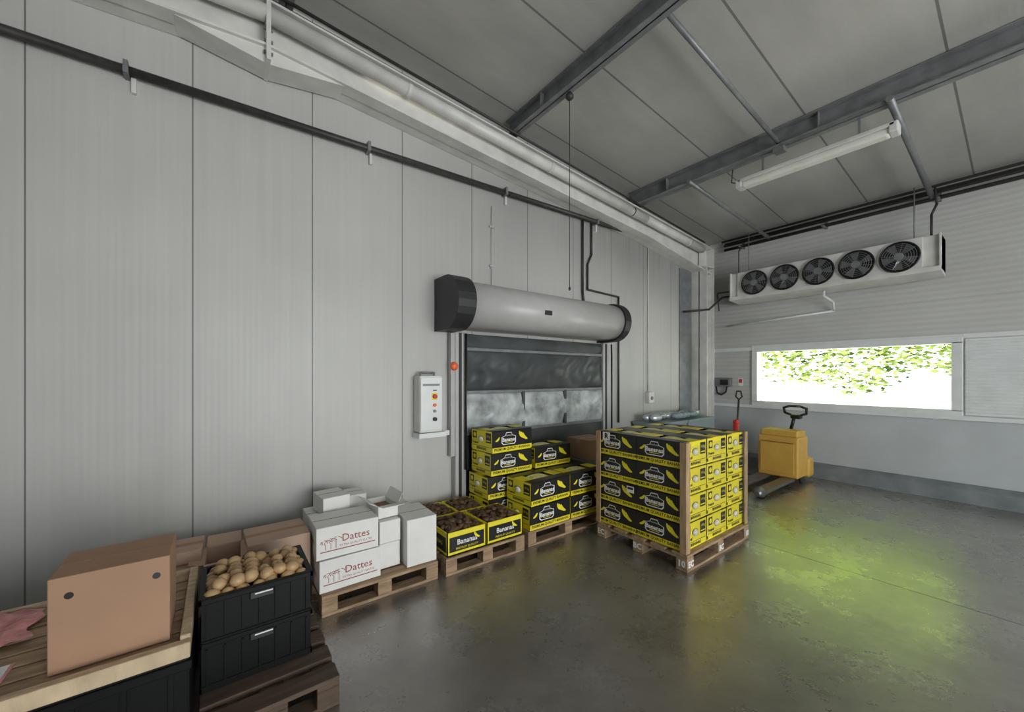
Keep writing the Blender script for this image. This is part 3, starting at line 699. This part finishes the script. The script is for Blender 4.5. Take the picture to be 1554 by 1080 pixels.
# ---------------------------------------------------------------- outside
mGround=mat('sunlit_gravel',(0.62,0.60,0.54),0.9,noise=.15,nscale=3)
mb=MB(); mb.box((L+.3,-25,-.3),(45,35,-.1),mGround); mb.obj('ground_outside',origin=False)
def leafmat(name,c0,c1):
    m=bpy.data.materials.new(name); m.use_nodes=True; nl=m.node_tree; nl.nodes.clear()
    ol=nl.nodes.new('ShaderNodeOutputMaterial'); dl=nl.nodes.new('ShaderNodeBsdfDiffuse'); tl=nl.nodes.new('ShaderNodeBsdfTranslucent'); ml=nl.nodes.new('ShaderNodeMixShader'); ml.inputs[0].default_value=.5
    gi=nl.nodes.new('ShaderNodeNewGeometry'); rl=nl.nodes.new('ShaderNodeValToRGB'); rl.color_ramp.elements[0].color=(*c0,1); rl.color_ramp.elements[1].color=(*c1,1)
    nl.links.new(gi.outputs['Random Per Island'],rl.inputs[0]); nl.links.new(rl.outputs[0],dl.inputs[0]); nl.links.new(rl.outputs[0],tl.inputs[0])
    nl.links.new(dl.outputs[0],ml.inputs[1]); nl.links.new(tl.outputs[0],ml.inputs[2]); nl.links.new(ml.outputs[0],ol.inputs[0]); return m
mLeafLow=leafmat('leaf_green_shaded',(.045,.075,.018),(.48,.58,.20))  # lower leaves: shade put into the darker colour
mLeafTop=leafmat('leaf_green_sunlit',(.34,.46,.04),(.74,.88,.14))  # same foliage higher up, sunlight painted in as a brighter colour
V=[];Fc=[];Mi=[]
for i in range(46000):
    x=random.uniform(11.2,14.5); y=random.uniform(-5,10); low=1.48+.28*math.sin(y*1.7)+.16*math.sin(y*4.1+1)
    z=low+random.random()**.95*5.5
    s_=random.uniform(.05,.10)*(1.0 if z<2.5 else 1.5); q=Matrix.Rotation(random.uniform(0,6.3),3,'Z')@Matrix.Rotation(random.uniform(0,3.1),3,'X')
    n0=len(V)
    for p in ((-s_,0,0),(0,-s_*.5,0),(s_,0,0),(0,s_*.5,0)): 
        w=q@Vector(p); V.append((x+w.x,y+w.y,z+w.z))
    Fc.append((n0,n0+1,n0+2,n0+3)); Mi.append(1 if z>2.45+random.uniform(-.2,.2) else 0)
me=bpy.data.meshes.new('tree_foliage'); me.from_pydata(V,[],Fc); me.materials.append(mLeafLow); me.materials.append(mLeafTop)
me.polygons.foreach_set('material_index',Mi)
tree=bpy.data.objects.new('tree_foliage',me); bpy.context.collection.objects.link(tree)
mb=MB()
for y in (-2.5,7.5): 
    mb.cyl((13.5,y,-.1),(13.4,y+.1,3.2),.14,mWoodD,12,r2=.09); mb.cyl((13.4,y+.1,3.0),(12.6,y+.9,4.4),.06,mWoodD,8,r2=.02); mb.cyl((13.4,y+.1,3.0),(13.0,y-1,4.2),.06,mWoodD,8,r2=.02)
tk=mb.obj('trunks',origin=False); tk.parent=tree

# ---------------------------------------------------------------- light
w=bpy.data.worlds.new('world'); scene.world=w; w.use_nodes=True
w.node_tree.nodes['Background'].inputs[0].default_value=(0.86,0.94,1.0,1); w.node_tree.nodes['Background'].inputs[1].default_value=4.6
sl=bpy.data.lights.new('sun','SUN'); sl.energy=26; sl.angle=.02; sl.color=(1,.96,.84); so=bpy.data.objects.new('sun',sl); bpy.context.collection.objects.link(so)
so.rotation_euler=Vector((.6,-.12,-1)).to_track_quat('-Z','Y').to_euler()
def area(name,loc,d,sx,sy,p,col=(1,1,1)):
    l=bpy.data.lights.new(name,'AREA'); l.shape='RECTANGLE'; l.size=sx; l.size_y=sy; l.energy=p; l.color=col
    o=bpy.data.objects.new(name,l); bpy.context.collection.objects.link(o); o.location=loc; o.rotation_euler=Vector(d).to_track_quat('-Z','Z').to_euler(); return l
area('daylight_dock_opening',(2.0,Y0+.02,1.4),(0,1,.20),3.4,2.4,175,(1,.955,.89))
pl=area('window_portal',(L+.03,(WY0+WY1)/2,(WZ0+WZ1)/2),(-1,0,0),WY1-WY0,WZ1-WZ0,10); pl.cycles.is_portal=True

# ---------------------------------------------------------------- camera
c=bpy.data.cameras.new('camera'); co=bpy.data.objects.new('camera',c); bpy.context.collection.objects.link(co)
c.sensor_width=36; c.lens=590/1554*36; c.shift_y=30/1554; c.clip_start=.05; c.clip_end=200
co.location=(0,0,1.6); co.rotation_euler=(math.radians(90),0,math.atan(783/590)-math.pi/2)
scene.camera=co
